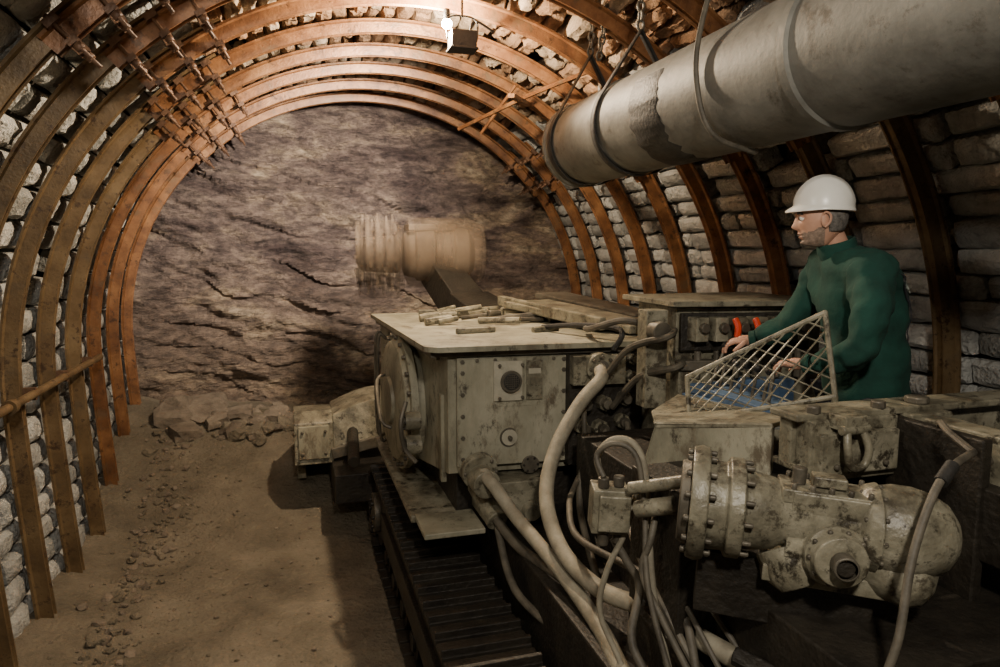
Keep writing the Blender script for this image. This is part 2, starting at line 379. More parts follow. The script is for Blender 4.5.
# ---------------- floodlight ----------------
root=empty('floodlight')
b=MB('lamp_housing',[black,black]); lx,ly,lz=1.16,4.78,3.90
b.box((lx,ly,lz),(.17,.13,.11)); b.box((lx,ly,lz-.06),(.19,.15,.015),m=1)
b.tube([(lx-.1,ly,lz),(lx-.1,ly,lz+.13),(lx,ly,lz+.16),(lx+.1,ly,lz+.13),(lx+.1,ly,lz)],.008,6,m=1); b.cyl((lx,ly,lz+.15),(lx,ly,lz+.3),.008,m=1)
b.tube([(lx+.05,ly,lz+.05),(lx+.1,ly+.05,lz+.15),(lx+.3,ly+.3,lz+.17)],.01,6)
b.cyl((lx-.10,ly+.02,lz+.13),(lx-.10,ly+.02,lz+.20),.022,m=1)
b.done(root,.006)
b=MB('lamp_glass',glow); b.sph((lx-.10,ly+.02,lz+.105),.035,16,10); b.box((lx,ly+.069,lz),(.13,.008,.08)); b.done(root)
# ---------------- ROADHEADER ----------------
RH=empty('roadheader')
b=MB('electrical_cabinet',[paint,paint2,steel,dark,label,black,plate])
body=[(.66,5.5,1.0),(.80,3.68,1.27),(1.93,3.60,1.27),(1.93,5.5,1.0)]
top=1.955
vb=[V(p) for p in body]+[V((p[0],p[1],top)) for p in body]
b.add(vb,[(3,2,1,0),(4,5,6,7),(0,1,5,4),(1,2,6,5),(2,3,7,6),(3,0,4,7)],0)
b.prism([(.60,5.62,1.965),(.66,3.62,1.965),(.72,3.56,1.965),(1.98,3.49,1.965),(1.98,5.62,1.965)],(0,0,.03),0)
b.prism([(.63,5.55,1.93),(.70,3.64,1.93),(1.96,3.55,1.93),(1.96,5.55,1.93)],(0,0,.035),2)
b.box((1.15,3.625,1.62),(.62,.035,.60),(0,0,-.07),0)
fy=lambda x:3.68-(x-.80)*.071
def front(x,z,w,h,t,m,rot=0): b.box((x,fy(x)-.02-t/2,z),(w,t,h),(0,0,-.07),m)
front(1.15,1.78,.31,.27,.03,0); front(1.12,1.79,.16,.22,.045,6)
p=V((1.13,fy(1.13)-.075,1.79)); b.cyl(p,p+V((0,-.015,0)),.06,m=2); b.cyl(p+V((0,-.01,0)),p+V((0,-.02,0)),.045,m=5)
for i in range(-3,4): b.box(p+V((i*.012,-.022,0)),(.003,.004,.08*math.cos(i*.35)),m=2); b.box(p+V((0,-.022,i*.012)),(.08*math.cos(i*.35),.004,.003),m=2)
for dx,dz in((-.065,.09),(.065,.09),(-.065,-.09),(.065,-.09)): q=p+V((dx,0,dz)); b.cyl(q,q+V((0,-.015,0)),.009,seg=6,m=2)
front(1.27,1.79,.09,.22,.04,1); front(1.27,1.84,.07,.03,.044,6)
front(1.15,1.60,.12,.05,.02,4)
p=V((1.13,fy(1.13)-.03,1.47)); b.cyl(p,p+V((0,-.02,0)),.055,m=2); b.cyl(p,p+V((0,-.024,0)),.045,m=6); b.cyl(p,p+V((0,-.045,0)),.012,m=2)
front(1.15,1.34,.5,.03,.02,0)
p=V((1.25,fy(1.25)-.03,1.31)); b.cyl(p,p+V((0,-.03,0)),.05,m=2); b.bolts(p,(0,-1,0),.04,6,.008,.035,m=3)
for z in (1.36,1.48,1.6,1.72,1.84,1.9):
    for x in (.87,1.44):
        q=V((x,fy(x)-.035,z)); b.cyl(q,q+V((0,-.02,0)),.013,seg=6,m=2)
for x in (.95,1.05,1.16,1.27,1.38):
    q=V((x,fy(x)-.035,1.905)); b.cyl(q,q+V((0,-.02,0)),.011,seg=6,m=2)
b.box((1.66,3.56,1.62),(.42,.10,.62),(0,0,-.07),3)
b.box((1.60,3.50,1.85),(.30,.10,.16),(0,0,-.07),1)
p=V((1.60,3.50,1.86)); b.cyl(p,p+V((0,-.07,0)),.085,m=1); b.bolts(p+V((0,-.07,0)),(0,-1,0),.066,8,.011,.014,m=2)
for (x,z,r) in [(1.52,1.66,.042),(1.64,1.66,.042),(1.76,1.68,.04),(1.50,1.54,.04),(1.62,1.52,.045),(1.75,1.55,.042),(1.54,1.41,.036),(1.68,1.40,.04),(1.80,1.42,.035),(1.8,1.80,.035),(1.80,1.90,.028)]:
    p=V((x,3.50,z)); b.cyl(p+V((0,.04,0)),p+V((0,-.04,0)),r,seg=8,m=1); b.cyl(p+V((0,-.04,0)),p+V((0,-.075,0)),r*.65,seg=12,m=2)
    b.bolts(p+V((0,-.04,0)),(0,-1,0),r*.85,4,.007,.01,m=2)
b.box((1.95,3.5,1.66),(.05,.28,.55),(0,0,-.07),0)
c=V((.715,4.55,1.52)); nl=V((-1,-.07,0)).normalized()
b.lathe(c+nl*-.1,nl,[(0,.40),(.13,.40),(.13,.45),(.175,.45),(.175,.40),(.20,.385),(.215,.34),(.222,0.01)],48,0)
b.bolts(c+nl*.075,nl,.425,22,.016,.02,m=2)
b.lathe(c+nl*.11,nl,[(0,.16),(.03,.15),(.035,.02)],32,0)
b.tube([c+nl*.13+V((0,.15,.15)),c+nl*.19+V((0,.1,.1)),c+nl*.19+V((0,-.1,-.1)),c+nl*.13+V((0,-.15,-.15))],.012,8,m=2)
for zz,yy2 in ((1.50,4.02),(1.36,4.0)):
    q=V((.70,yy2,zz)); b.cyl(q,q+nl*.09,.055,m=1); b.cyl(q+nl*.09,q+nl*.11,.035,m=2); b.bolts(q+nl*.09,nl,.043,6,.008,.012,m=3)
b.tube([(.62,4.0,1.62),(.58,3.95,1.5),(.60,3.95,1.36),(.66,3.9,1.28)],.014,8,m=2)
for yy2 in (5.15,5.3): b.tube([(.66,yy2,1.85),(.60,yy2,1.83),(.60,yy2,1.15),(.66,yy2,1.1)],.013,6,m=2)
for yy2 in (3.8,3.95,4.1,4.9,5.05):
    q=V((.79-(yy2-3.68)*.077,yy2,1.9)); b.cyl(q,q+nl*.02,.012,seg=6,m=2)
b.box((.79,3.78,1.45),(.03,.05,.5),m=0)
b.done(RH,.007)
b=MB('tools_on_cabinet',[paint2,steel])
random.seed(11)
for i in range(26):
    x=random.uniform(.85,1.75); y=random.uniform(4.55,5.45); a=random.uniform(-.6,.6); l=random.uniform(.12,.3)
    b.cyl((x,y,2.02),(x+l*math.cos(a),y+l*math.sin(a),2.02+random.uniform(0,.03)),random.uniform(.014,.026),seg=8,m=random.choice([0,0,1]))
for i in range(6):
    x=random.uniform(.9,1.7); y=random.uniform(4.7,5.4); b.box((x,y,2.03),(.12,.08,.05),(0,0,random.random()*3),m=0)
b.cyl((.95,4.1,2.01),(1.2,4.15,2.01),.022,seg=8,m=0); b.cyl((1.42,4.05,2.01),(1.6,4.1,2.01),.022,seg=8,m=0)
b.done(RH,.003)
b=MB('lower_housing',[paint2,paint,dark,steel])
b.bb((.86,3.75,.85),(1.9,5.4,1.27),2); b.bb((.62,3.45,1.0),(.95,3.75,1.03),1); b.bb((.60,3.75,.98),(.9,5.5,1.02),0)
b.cyl((.92,3.72,1.30),(.94,3.38,1.29),.075,m=0); b.cyl((.93,3.55,1.33),(.935,3.5,1.32),.10,m=0); b.bolts((.935,3.5,1.32),(0,-1,0),.085,8,.012,.016,m=3)
b.cyl((.96,3.66,1.2),(1.0,3.4,1.08),.06,m=0); b.cyl((1.2,3.7,1.12),(1.22,3.45,1.08),.05,m=0)
b.bb((.95,3.5,1.05),(1.35,3.8,1.25),0)
b.done(RH,.006)
b=MB('chassis',[dark,paint2,paint]); b.bb((1.05,1.6,.35),(2.75,6.3,1.0)); b.bb((1.93,3.3,.9),(2.9,5.6,1.55),1)
b.bb((1.2,5.2,.9),(2.5,6.1,1.75),0)
b.lathe((1.75,5.5,1.6),(0,0,1),[(0,.55),(.1,.55),(.12,.45),(.3,.42)],32,0)
b.bb((1.05,.7,.3),(2.9,1.6,.9)); b.done(RH,.01)
def track(name,x0,x1):
    b=MB(name,[dark,dark,dark,steel]); ya,yb,zr=2.3,5.6,.34; zc=.36
    for y in (ya,yb):
        b.cyl((x0+.05,y,zc),(x1-.05,y,zc),.27,m=0); b.cyl((x0+.0,y,zc),(x0+.06,y,zc),.16,m=3); b.bolts((x0,y,zc),(-1,0,0),.11,6,.018,.02,m=1)
    for i in range(7):
        y=ya+.45+(yb-ya-.9)*i/6; b.cyl((x0+.06,y,.16),(x1-.06,y,.16),.11,m=0); b.cyl((x0+.04,y,.16),(x0+.07,y,.16),.06,m=1)
    b.bb((x0+.05,ya+.2,.22),(x1-.05,yb-.2,.58),0); b.bb((x0+.02,ya+.4,.32),(x0+.06,yb-.4,.5),2)
    Lr=yb-ya; per=2*Lr+2*math.pi*zr; n=58
    for i in range(n):
        s=per*i/n
        if s<Lr: p=(ya+s,zc+zr); a=0
        elif s<Lr+math.pi*zr: t=(s-Lr)/zr; p=(yb+zr*math.sin(t),zc+zr*math.cos(t)); a=-t
        elif s<2*Lr+math.pi*zr: p=(yb-(s-Lr-math.pi*zr),zc-zr); a=math.pi
        else: t=(s-2*Lr-math.pi*zr)/zr; p=(ya-zr*math.sin(t),zc-zr*math.cos(t)); a=math.pi-t
        M=Matrix.Rotation(a,3,'X'); c=V(((x0+x1)/2,p[0],p[1]))
        b.box(c,(x1-x0,.125,.03),M,m=0); b.box(c+M@V((0,-.04,.025)),(x1-x0,.025,.04),M,m=0); b.box(c+M@V((-.0,0,-.035)),(.16,.12,.05),M,m=0)
    b.done(RH,.004)
track('track_left',.58,1.0); track('track_right',2.55,2.97)
b=MB('loading_apron',[paint2,steel,dark,paint])
b.prism([(-.02,6.35,.58),(-.02,6.85,.58),(-.02,6.85,1.02),(-.02,6.5,1.04),(-.02,6.38,.95)],(.34,0,0),0)
b.box((.15,6.36,.78),(.27,.03,.30),(-.08,0,0),3)
for x in(.05,.25):
    for z in(.68,.88): b.cyl((x,6.35,z),(x,6.325,z),.016,seg=6,m=1)
v=[];f=[]
for i in range(11):
    t=i/10; x=.32+t*.5; z1=1.00+.14*math.sin(t*1.7); z0=.70+.10*t
    v+= [(x,6.38-.05*t,z0),(x,6.44-.05*t,z1),(x,6.9,z1+.03),(x,6.9,z0)]
for i in range(10):
    a=4*i
    for k in range(4): f.append((a+k,a+(k+1)%4,a+4+(k+1)%4,a+4+k))
b.add(v,f,0); b.add(v[:4],[(0,1,2,3)],0); b.add(v[-4:],[(0,1,2,3)],0)
b.box((.55,6.34,.72),(.5,.04,.10),(0,-.2,0),1)
b.prism([(.0,6.85,.3),(.0,8.0,.12),(.0,8.0,.18),(.0,6.85,1.0)],(.08,0,0),0)
b.prism([(.05,6.7,.55),(.05,7.9,.15),(3.0,7.9,.15),(3.0,6.7,.55)],(0,0,.06),1)
b.bb((.3,5.9,.35),(3.0,6.8,.6),2); b.prism([(3.0,6.4,.3),(3.0,8.0,.12),(3.0,8.0,.2),(3.0,6.4,1.0)],(.08,0,0),0)
b.cyl((.45,5.75,.75),(.5,6.45,.85),.05,m=2)
b.done(RH,.008)
b=MB('cutting_boom',[paint2,dark,steel,paint])
def taper(b,p0,p1,w0,h0,w1,h1,m):
    p0=V(p0);p1=V(p1); d=(p1-p0).normalized(); s=d.cross(V((0,0,1))).normalized(); u=s.cross(d); v=[]
    for p,w,h in((p0,w0,h0),(p1,w1,h1)):
        for a,c in((-1,-1),(1,-1),(1,1),(-1,1)): v.append(p+s*a*w/2+u*c*h/2)
    b.add(v,[(3,2,1,0),(4,5,6,7),(0,1,5,4),(1,2,6,5),(2,3,7,6),(3,0,4,7)],m)
taper(b,(1.75,5.3,1.70),(1.5,6.1,1.98),.55,.4,.40,.32,1); taper(b,(1.5,6.1,1.98),(1.34,6.6,2.32),.34,.28,.28,.28,1)
taper(b,(2.05,3.75,2.03),(1.70,5.0,2.10),.30,.05,.42,.05,0); taper(b,(1.82,3.9,2.05),(1.52,5.1,2.12),.05,.08,.05,.08,0)
taper(b,(2.3,4.2,2.05),(2.0,5.3,2.14),.25,.05,.3,.05,2)
b.cyl((2.2,4.1,1.85),(1.9,5.6,2.0),.08,m=2); b.cyl((1.35,4.6,1.9),(1.3,6.0,1.90),.06,m=1)
b.prism([(1.95,3.9,1.55),(1.95,5.2,1.55),(1.75,5.2,2.06),(1.95,3.9,2.0)],(.5,0,0),1)
b.done(RH,.01)
b=MB('cutter_head',[blurm,ghost,ghostd,dark])
c=V((1.33,6.62,2.46)); ax=V((1,-.12,0)).normalized()
b.lathe(c-ax*.32,ax,[(0,.14),(.02,.2),(.12,.22),(.14,.25),(.30,.26),(.32,.23),(.48,.24),(.50,.26),(.62,.24),(.68,.15),(.68,.02)],36,0)
b.lathe(c-ax*.30+V((0,0,-.01)),ax,[(0,.2),(.05,.29),(.6,.30),(.72,.24),(.74,.1)],36,1)
b.lathe(c-ax*.34+V((.03,0,.015)),ax,[(0,.2),(.05,.33),(.6,.33),(.76,.26),(.80,.1)],36,1)
b.cyl(c+V((0,0,.2)),c+V((0,0,.31)),.13,m=1); b.cyl(c+V((.03,0,.2)),c+V((.03,0,.33)),.15,m=1)
b.box(c+V((-.05,0,.25)),(.45,.28,.06),m=0)
for k,(t,r) in enumerate([(-.36,.26),(-.45,.30),(-.54,.33),(-.63,.34),(-.72,.31)]):
    sh=V((0,0,.02*(k%2)))
    b.lathe(c+ax*t+sh,ax,[(-.022,r*.6),(-.02,r),(.02,r),(.022,r*.6)],40,1)
    b.lathe(c+ax*(t+.02)+V((0,0,-.02)),ax,[(-.03,r*.55),(-.028,r*.93),(.03,r*.93),(.032,r*.55)],40,1)
b.lathe(c-ax*.74,ax,[(0,.08),(.05,.16),(.38,.18),(.42,.12)],36,0)
for k in range(40):
    a=k*2.4; q=c-ax*(.34+.0105*k); x,y,_=frame(ax); d=x*math.cos(a)+y*math.sin(a); b.cyl(q+d*.25,q+d*.385,.026,.008,8,1)
b.lathe(c-ax*.72+V((0,0,-.05)),ax,[(0,.30),(.1,.36),(.36,.37),(.42,.3)],36,2,True)
b.done(RH,.006)
b=MB('control_console',[paint2,paint,steel,dark,red,blue])
b.prism([(1.86,3.12,1.45),(2.62,2.98,1.45),(2.62,3.6,1.45),(1.9,3.6,1.45)],(0,0,.76),0)
b.prism([(1.80,3.05,2.22),(2.66,2.90,2.22),(2.66,3.65,2.22),(1.82,3.65,2.22)],(0,0,.028),0)
b.box((2.2,3.03,2.09),(.68,.03,.19),(0,0,-.18),3)
for i,x in enumerate((1.93,2.03,2.13,2.23,2.34,2.45)):
    y=3.10-(x-1.86)*.18
    b.box((x,y-.05,2.11),(.07,.10,.12),m=0); b.cyl((x,y-.10,2.12),(x,y-.13,2.12),.026,seg=8,m=2)
    b.cyl((x,y-.06,2.0),(x,y-.06,1.86),.018,seg=8,m=2)
for x in (2.06,2.16,2.28):
    y=2.95-(x-1.86)*.18; b.tube([(x,y,2.17),(x+.005,y-.02,2.13),(x,y-.02,2.08)],.016,8,m=4)
b.box((1.95,3.08,1.78),(.22,.10,.3),(0,0,-.1),0); b.box((2.3,3.0,1.7),(.3,.08,.3),(0,0,-.18),5)
b.box((2.0,3.02,1.93),(.35,.06,.05),(0,0,-.18),2)
for x,z in((1.84,2.1),(1.9,1.95)): b.tube([(x,3.1,z),(x-.1,3.0,z-.02),(x-.2,3.2,z-.1),(x-.25,3.4,z-.3)],.018,8,m=2)
b.box((1.76,3.18,1.95),(.12,.1,.5),m=0); b.cyl((1.74,3.12,2.1),(1.74,3.04,2.1),.05,m=2)
b.done(RH,.006)
b=MB('lever_bank',[blue,steel,black,red,paint2])
b.bb((1.80,2.32,1.2),(2.02,2.98,1.78),4); b.bb((1.83,2.36,1.78),(2.0,2.94,1.86),0)
b.box((1.78,2.6,1.78),(.05,.55,.10),m=0)
for i in range(7):
    y=2.40+i*.078
    if i in (0,6): continue
    b.cyl((1.90,y,1.84),(1.93,y,1.98),.007,seg=8,m=1); b.sph((1.93,y,1.99),.018,m=2)
b.cyl((1.90,2.44,1.84),(1.945,2.46,2.03),.008,m=1); b.cyl((1.90,2.88,1.84),(1.985,2.875,2.04),.008,m=1); b.sph((1.945,2.46,2.03),.02,m=2); b.sph((1.985,2.875,2.045),.02,m=2)
b.done(RH,.004)
b=MB('operator_platform',[steel,dark]); b.bb((2.0,1.95,1.0),(2.85,2.95,1.04)); b.bb((2.05,2.0,.9),(2.8,2.9,1.0),1)
b.done(RH,.005)
b=MB('mesh_guard',[paint2,steel])
GA,GB,GC,GD=V((1.61,2.60,1.96)),V((1.97,2.22,2.26)),V((1.92,2.09,1.96)),V((1.56,2.49,1.80))
def G(u,v): return (GD*(1-u)+GC*u)*(1-v)+(GA*(1-u)+GB*u)*v
corners=[GD,GC,GB,GA]
for i in range(4):
    b.tube([corners[i],corners[(i+1)%4]],.0105,8,smooth=1); b.sph(corners[i],.011,8,6)
A_,B_=8,5
for sg in(1,-1):
    for k in range(-B_,A_+B_+1):
        pts=[]
        for j in range(0,13):
            v_=j/12; u_=(k-sg*v_*B_)/A_
            if -1e-6<=u_<=1+1e-6: pts.append(G(u_,v_))
        for ue in (0,1):
            v_=sg*(k-ue*A_)/B_
            if 0<v_<1: pts.append(G(ue,v_))
        if len(pts)>1:
            pts.sort(key=lambda p:p.z)
            pts=sorted(pts,key=lambda p:(p-pts[0]).length)
            b.tube([pts[0],pts[-1]],.0035,5,smooth=1,m=0)
b.cyl(GC,GC+V((.02,.02,-.3)),.012); b.cyl(GD,GD+V((.0,.0,-.15)),.012)
b.done(RH)
b=MB('conveyor_frame',[paint2,paint,steel,dark])
b.bb((1.60,1.93,1.775),(2.95,1.99,1.955),0)
b.bb((1.58,1.88,1.935),(2.95,2.02,1.96),0)
b.bb((1.60,1.90,1.76),(2.95,2.02,1.785),0)
b.bb((1.62,1.86,1.73),(1.98,1.93,1.94),0); b.bb((1.64,1.83,1.76),(1.96,1.87,1.90),0)
b.bb((2.02,1.84,1.70),(2.2,1.93,1.94),0)
for x in (1.66,1.93): b.cyl((x,1.9,1.955),(x,1.9,1.985),.024,seg=8,m=2)
b.cyl((2.12,1.92,1.96),(2.12,1.92,1.985),.04,seg=8,m=2); b.cyl((2.12,1.85,1.90),(2.12,1.80,1.90),.035,seg=6,m=2)
for x in (1.7,1.8,1.9): b.cyl((x,1.83,1.79),(x,1.815,1.79),.012,seg=6,m=2)
b.prism([(1.30,2.42,1.62),(1.34,2.38,1.83),(1.62,2.05,1.88),(1.62,2.05,1.62)],(.05,.05,0),1)
b.prism([(1.34,2.38,1.81),(1.62,2.05,1.87),(1.75,2.1,1.87),(1.75,2.9,1.80),(1.5,2.7,1.78)],(0,0,.02),0)
b.bb((1.4,2.1,.9),(1.9,3.3,1.55),3); b.bb((1.2,1.95,.6),(2.9,2.3,1.7),3)
b.bb((2.0,1.2,1.55),(2.25,1.9,1.78),3); b.bb((2.06,.4,1.72),(2.16,1.95,1.93),0); b.bb((1.98,1.55,1.35),(2.02,1.9,1.93),3)
for y in (1.6,1.75): b.cyl((2.06,y,1.85),(2.03,y,1.85),.03,seg=6,m=2)
b.bb((1.35,1.3,1.0),(2.3,1.95,1.42),3)
b.tube([(1.28,1.75,1.25),(1.5,1.45,1.2),(1.75,1.2,1.22)],.03,8,m=3); b.tube([(1.2,2.2,1.2),(1.3,1.6,1.05),(1.6,1.1,1.05)],.035,8,m=3)
b.done(RH,.006)
b=MB('lifting_shackle',[paint2,steel]); sx,sy,sz=1.74,1.80,1.92
b.box((sx,sy+.03,sz+.02),(.09,.08,.05)); b.tube([(sx-.03,sy,sz),(sx-.042,sy-.02,sz-.06),(sx-.03,sy-.02,sz-.11),(sx,sy-.02,sz-.125),(sx+.03,sy-.02,sz-.11),(sx+.042,sy-.02,sz-.06),(sx+.03,sy,sz)],.013,10); b.cyl((sx-.055,sy,sz),(sx+.055,sy,sz),.016); b.done(RH,.003)
b=MB('conveyor_drive_motor',[paint2,steel,dark,paint])
f0=V((1.16,1.80,1.74)); ax=V((.84,-.53,-.06)).normalized()
b.lathe(f0-ax*.02,ax,[(0,.165),(.025,.172),(.05,.165),(.05,.135),(.10,.13),(.11,.148),(.15,.148),(.155,.12),(.24,.105),(.26,.09),(.60,.085)],48,0)
b.bolts(f0-ax*.02,-ax,.148,14,.011,.016,m=1); b.bolts(f0+ax*.03,ax,.150,14,.010,.02,m=1); b.bolts(f0+ax*.13,ax,.136,14,.009,.026,m=1)
b.lathe(f0-ax*.05,ax,[(0,.04),(.0,.12),(.03,.13)],32,1)
gx,gy,gd=frame(ax); M=Matrix((gd,gx,gy)).transposed()
gc=f0+ax*.36
b.box(gc,(.22,.17,.19),M,0,.9); b.box(gc+gy*.08,(.26,.14,.04),M,0)
for i in range(5):
    for e in(-1,1): q=gc+ax*(-.1+.05*i)+gx*e*.06+gy*.095; b.cyl(q,q+gy*.022,.009,seg=6,m=1)
b.box(gc+ax*.0+gy*.12,(.09,.06,.03),M,0); b.cyl(gc-ax*.08+gy*.1,gc-ax*.08+gy*.15,.02,m=1)
hd=(V((-.45,-.88,.05))).normalized(); hc=f0+ax*.36+V((-.015,-.05,-.065))
b.lathe(hc-hd*.04,hd,[(0,.10),(.06,.10),(.07,.085),(.10,.085),(.11,.075),(.145,.07),(.15,.045),(.152,.035),(.15,.0301),(.135,.028)],36,0)
b.bolts(hc+hd*.065,hd,.076,10,.008,.014,m=1); b.cyl(hc+hd*.09,hc+hd*.14,.026,m=2); b.lathe(hc+hd*.1,hd,[(0,.0335),(.052,.0335),(.052,.027)],24,1,False)
b.lathe(f0+ax*.44,ax,[(0,.09),(.02,.12),(.05,.13),(.05,.12),(.09,.13),(.14,.13),(.19,.118),(.23,.095),(.255,.06),(.265,.02)],40,0)
b.bolts(f0+ax*.46,-ax,.10,12,.009,.016,m=1); b.bolts(f0+ax*.49,ax,.122,12,.008,.012,m=1)
b.lathe(f0+ax*.50+V((0,0,-.09)),V((.5,-.75,-.35)),[(0,.08),(.05,.09),(.12,.08),(.15,.05),(.16,.01)],32,0)
b.lathe(f0+ax*.25+V((0,0,-.10)),V((.1,-.5,-.8)),[(0,.08),(.08,.075),(.12,.05)],24,0)
b.box(gc+V((.02,.03,-.16)),(.34,.2,.05),M,0)
b.box(f0+ax*.30+V((0,.08,-.25)),(.5,.12,.2),M,2)
b.done(RH,.006)
b=MB('cable_junction_box',[paint2,steel]); b.box((1.07,2.22,1.58),(.13,.12,.16),(0,.05,-.3)); b.box((1.06,2.15,1.58),(.11,.02,.13),(0,.05,-.3),0)
for dx in(-.03,.03): b.cyl((1.07+dx,2.2,1.66),(1.07+dx,2.2,1.70),.02,m=1); b.cyl((1.07+dx,2.2,1.50),(1.07+dx,2.2,1.45),.02,m=1)
b.cyl((1.12,2.1,1.61),(1.2,1.98,1.66),.03,m=0); b.cyl((1.10,2.12,1.68),(1.24,1.95,1.75),.022,m=0)
b.done(RH,.005)
b=MB('hydraulic_hoses',[hosem,cablem,black,steel])
b.tube([(1.60,3.46,1.86),(1.575,3.40,1.855),(1.55,3.34,1.82),(1.40,3.27,1.71),(1.22,3.15,1.51),(1.12,2.99,1.33),(1.11,2.76,1.18),(1.16,2.48,1.13),(1.24,2.2,1.17),(1.30,1.87,1.2),(1.5,1.5,1.15)],.036,14,m=0)
b.cyl((1.60,3.48,1.86),(1.592,3.43,1.86),.05,m=3)
b.tube([(.93,3.42,1.34),(.96,3.3,1.30),(1.02,3.16,1.20),(1.10,2.76,1.09),(1.12,2.37,1.02),(1.09,2.06,.98),(1.1,1.6,.9)],.034,14,m=0)
b.tube([(.99,3.42,1.1),(1.05,3.2,1.02),(1.15,2.8,1.0),(1.2,2.3,.95),(1.2,1.8,.9)],.026,10,m=1)
b.tube([(1.07,2.26,1.66),(1.06,2.30,1.74),(1.10,2.27,1.81),(1.16,2.22,1.81),(1.19,2.18,1.72),(1.17,2.10,1.49),(1.16,2.02,1.27),(1.16,1.85,1.0)],.013,10,m=0)
b.tube([(1.04,2.20,1.70),(1.03,2.24,1.77),(1.08,2.2,1.82),(1.14,2.15,1.78),(1.15,2.1,1.6),(1.12,2.0,1.35),(1.15,1.8,1.0)],.010,10,m=1)
b.tube([(1.09,2.22,1.46),(1.13,2.18,1.38),(1.16,2.14,1.30),(1.08,2.04,1.17),(1.10,1.92,1.05),(1.1,1.7,.8)],.015,10,m=1)
b.tube([(1.19,2.22,1.66),(1.12,2.18,1.5),(1.06,2.20,1.35),(1.05,2.23,1.17),(1.10,2.11,.98),(1.1,1.9,.7)],.011,10,m=0)
b.tube([(1.20,2.1,1.63),(1.15,2.05,1.52),(1.12,2.05,1.4),(1.16,1.95,1.25),(1.2,1.8,1.1)],.012,10,m=1)
b.tube([(1.55,3.44,1.40),(1.35,3.2,1.3),(1.2,2.9,1.32),(1.12,2.6,1.30),(1.2,2.2,1.32),(1.24,2.0,1.3),(1.22,1.85,1.12)],.015,10,m=1)
b.tube([(1.62,3.42,1.52),(1.5,3.25,1.38),(1.42,2.9,1.3),(1.35,2.5,1.35),(1.3,2.1,1.4)],.018,10,m=1)
b.tube([(1.52,3.42,1.54),(1.44,3.28,1.45),(1.38,3.2,1.2),(1.3,2.8,1.0)],.018,10,m=1)
b.tube([(1.75,3.42,1.55),(1.68,3.2,1.45),(1.6,2.9,1.5),(1.45,2.5,1.6)],.016,10,m=1)
b.tube([(1.50,3.42,1.66),(1.46,3.34,1.6),(1.47,3.3,1.3),(1.4,3.0,1.05)],.014,10,m=1)
b.tube([(1.0,3.4,1.05),(1.0,3.1,.85),(1.1,2.7,.8),(1.15,2.2,.8)],.02,10,m=1)
b.tube([(1.84,1.47,1.93),(1.78,1.43,1.94),(1.66,1.38,1.93),(1.57,1.35,1.88),(1.47,1.31,1.74),(1.40,1.27,1.56),(1.35,1.26,1.42),(1.3,1.2,1.2)],.011,10,m=1)
b.cyl((1.66,1.38,1.935),(1.60,1.36,1.90),.018,m=2)
b.tube([(2.05,1.75,1.88),(1.98,1.7,1.95),(1.9,1.6,1.95),(1.84,1.47,1.93)],.011,8,m=1)
b.tube([(1.70,3.5,1.95),(1.74,3.5,2.06),(1.62,3.8,2.06),(1.5,4.1,2.02)],.016,8,m=2)
b.tube([(1.8,3.3,2.1),(1.68,3.35,2.13),(1.6,3.6,2.06),(1.7,3.9,2.04)],.018,8,m=1)
random.seed(5)
for i in range(12):
    x=1.22+random.random()*.4; b.tube([(x+.2,2.9,1.5),(x+.05,2.5,1.5+random.uniform(-.2,.1)),(x-.05,2.1,1.35+random.uniform(-.25,.1)),(x+.05,1.6,1.1+random.uniform(-.2,.1))],random.uniform(.008,.016),8,m=1)
b.done(RH)
b=MB('hydraulic_tank',[paint2,dark,steel]); b.bb((2.15,3.6,1.3),(2.85,5.2,2.0),0); b.cyl((2.4,4.2,2.0),(2.4,4.2,2.08),.09,m=2); b.done(RH,.02)
# ---------------- MINER ----------------
MN=empty('miner')
def skinned(name,verts,edges,rad,sub=2,parent=None,mat=None,root=0):
    me=bpy.data.meshes.new(name); me.from_pydata(verts,edges,[]); o=bpy.data.objects.new(name,me); bpy.context.collection.objects.link(o)
    m=o.modifiers.new('skin','SKIN'); m.use_smooth_shade=True
    for i,r in enumerate(rad):
        sv=me.skin_vertices[0].data[i]; sv.radius=r if hasattr(r,'__len__') else (r,r); sv.use_root=(i==root)
    s=o.modifiers.new('sub','SUBSURF'); s.levels=sub; s.render_levels=sub
    if mat: me.materials.append(mat)
    if parent: o.parent=parent
    return o
jv=[(2.36,2.39,1.80),(2.36,2.395,1.96),(2.345,2.40,2.12),(2.315,2.42,2.28),(2.265,2.435,2.40),(2.22,2.445,2.50),
 (2.20,2.25,2.42),(2.13,2.16,2.28),(2.095,2.12,2.14),(2.055,2.22,2.075),(2.015,2.33,2.04),
 (2.30,2.60,2.42),(2.265,2.67,2.29),(2.21,2.69,2.17),(2.15,2.75,2.11),(2.095,2.81,2.08)]
je=[(0,1),(1,2),(2,3),(3,4),(4,5),(4,6),(6,7),(7,8),(8,9),(9,10),(4,11),(11,12),(12,13),(13,14),(14,15)]
jr=[(.185,.185),(.18,.18),(.175,.175),(.18,.18),(.125,.125),.062,.095,.085,.070,.056,.040,.095,.080,.067,.053,.040]
jk=skinned('jacket',jv,je,jr,3,MN,green)
for nm,sc_,st in (('folds',.13,.05),('creases',.05,.02)):
    tx=bpy.data.textures.new(nm,'CLOUDS'); tx.noise_scale=sc_; tx.noise_depth=1; dm=jk.modifiers.new(nm,'DISPLACE'); dm.texture=tx; dm.strength=st; dm.mid_level=.5
tv=[(2.35,2.39,1.90),(2.34,2.31,1.82),(2.31,2.28,1.47),(2.35,2.30,1.14),(2.37,2.48,1.82),(2.36,2.52,1.47),(2.40,2.54,1.14)]
skinned('trousers',tv,[(0,1),(1,2),(2,3),(0,4),(4,5),(5,6)],[.14,.11,.08,.07,.11,.08,.07],2,MN,navy)
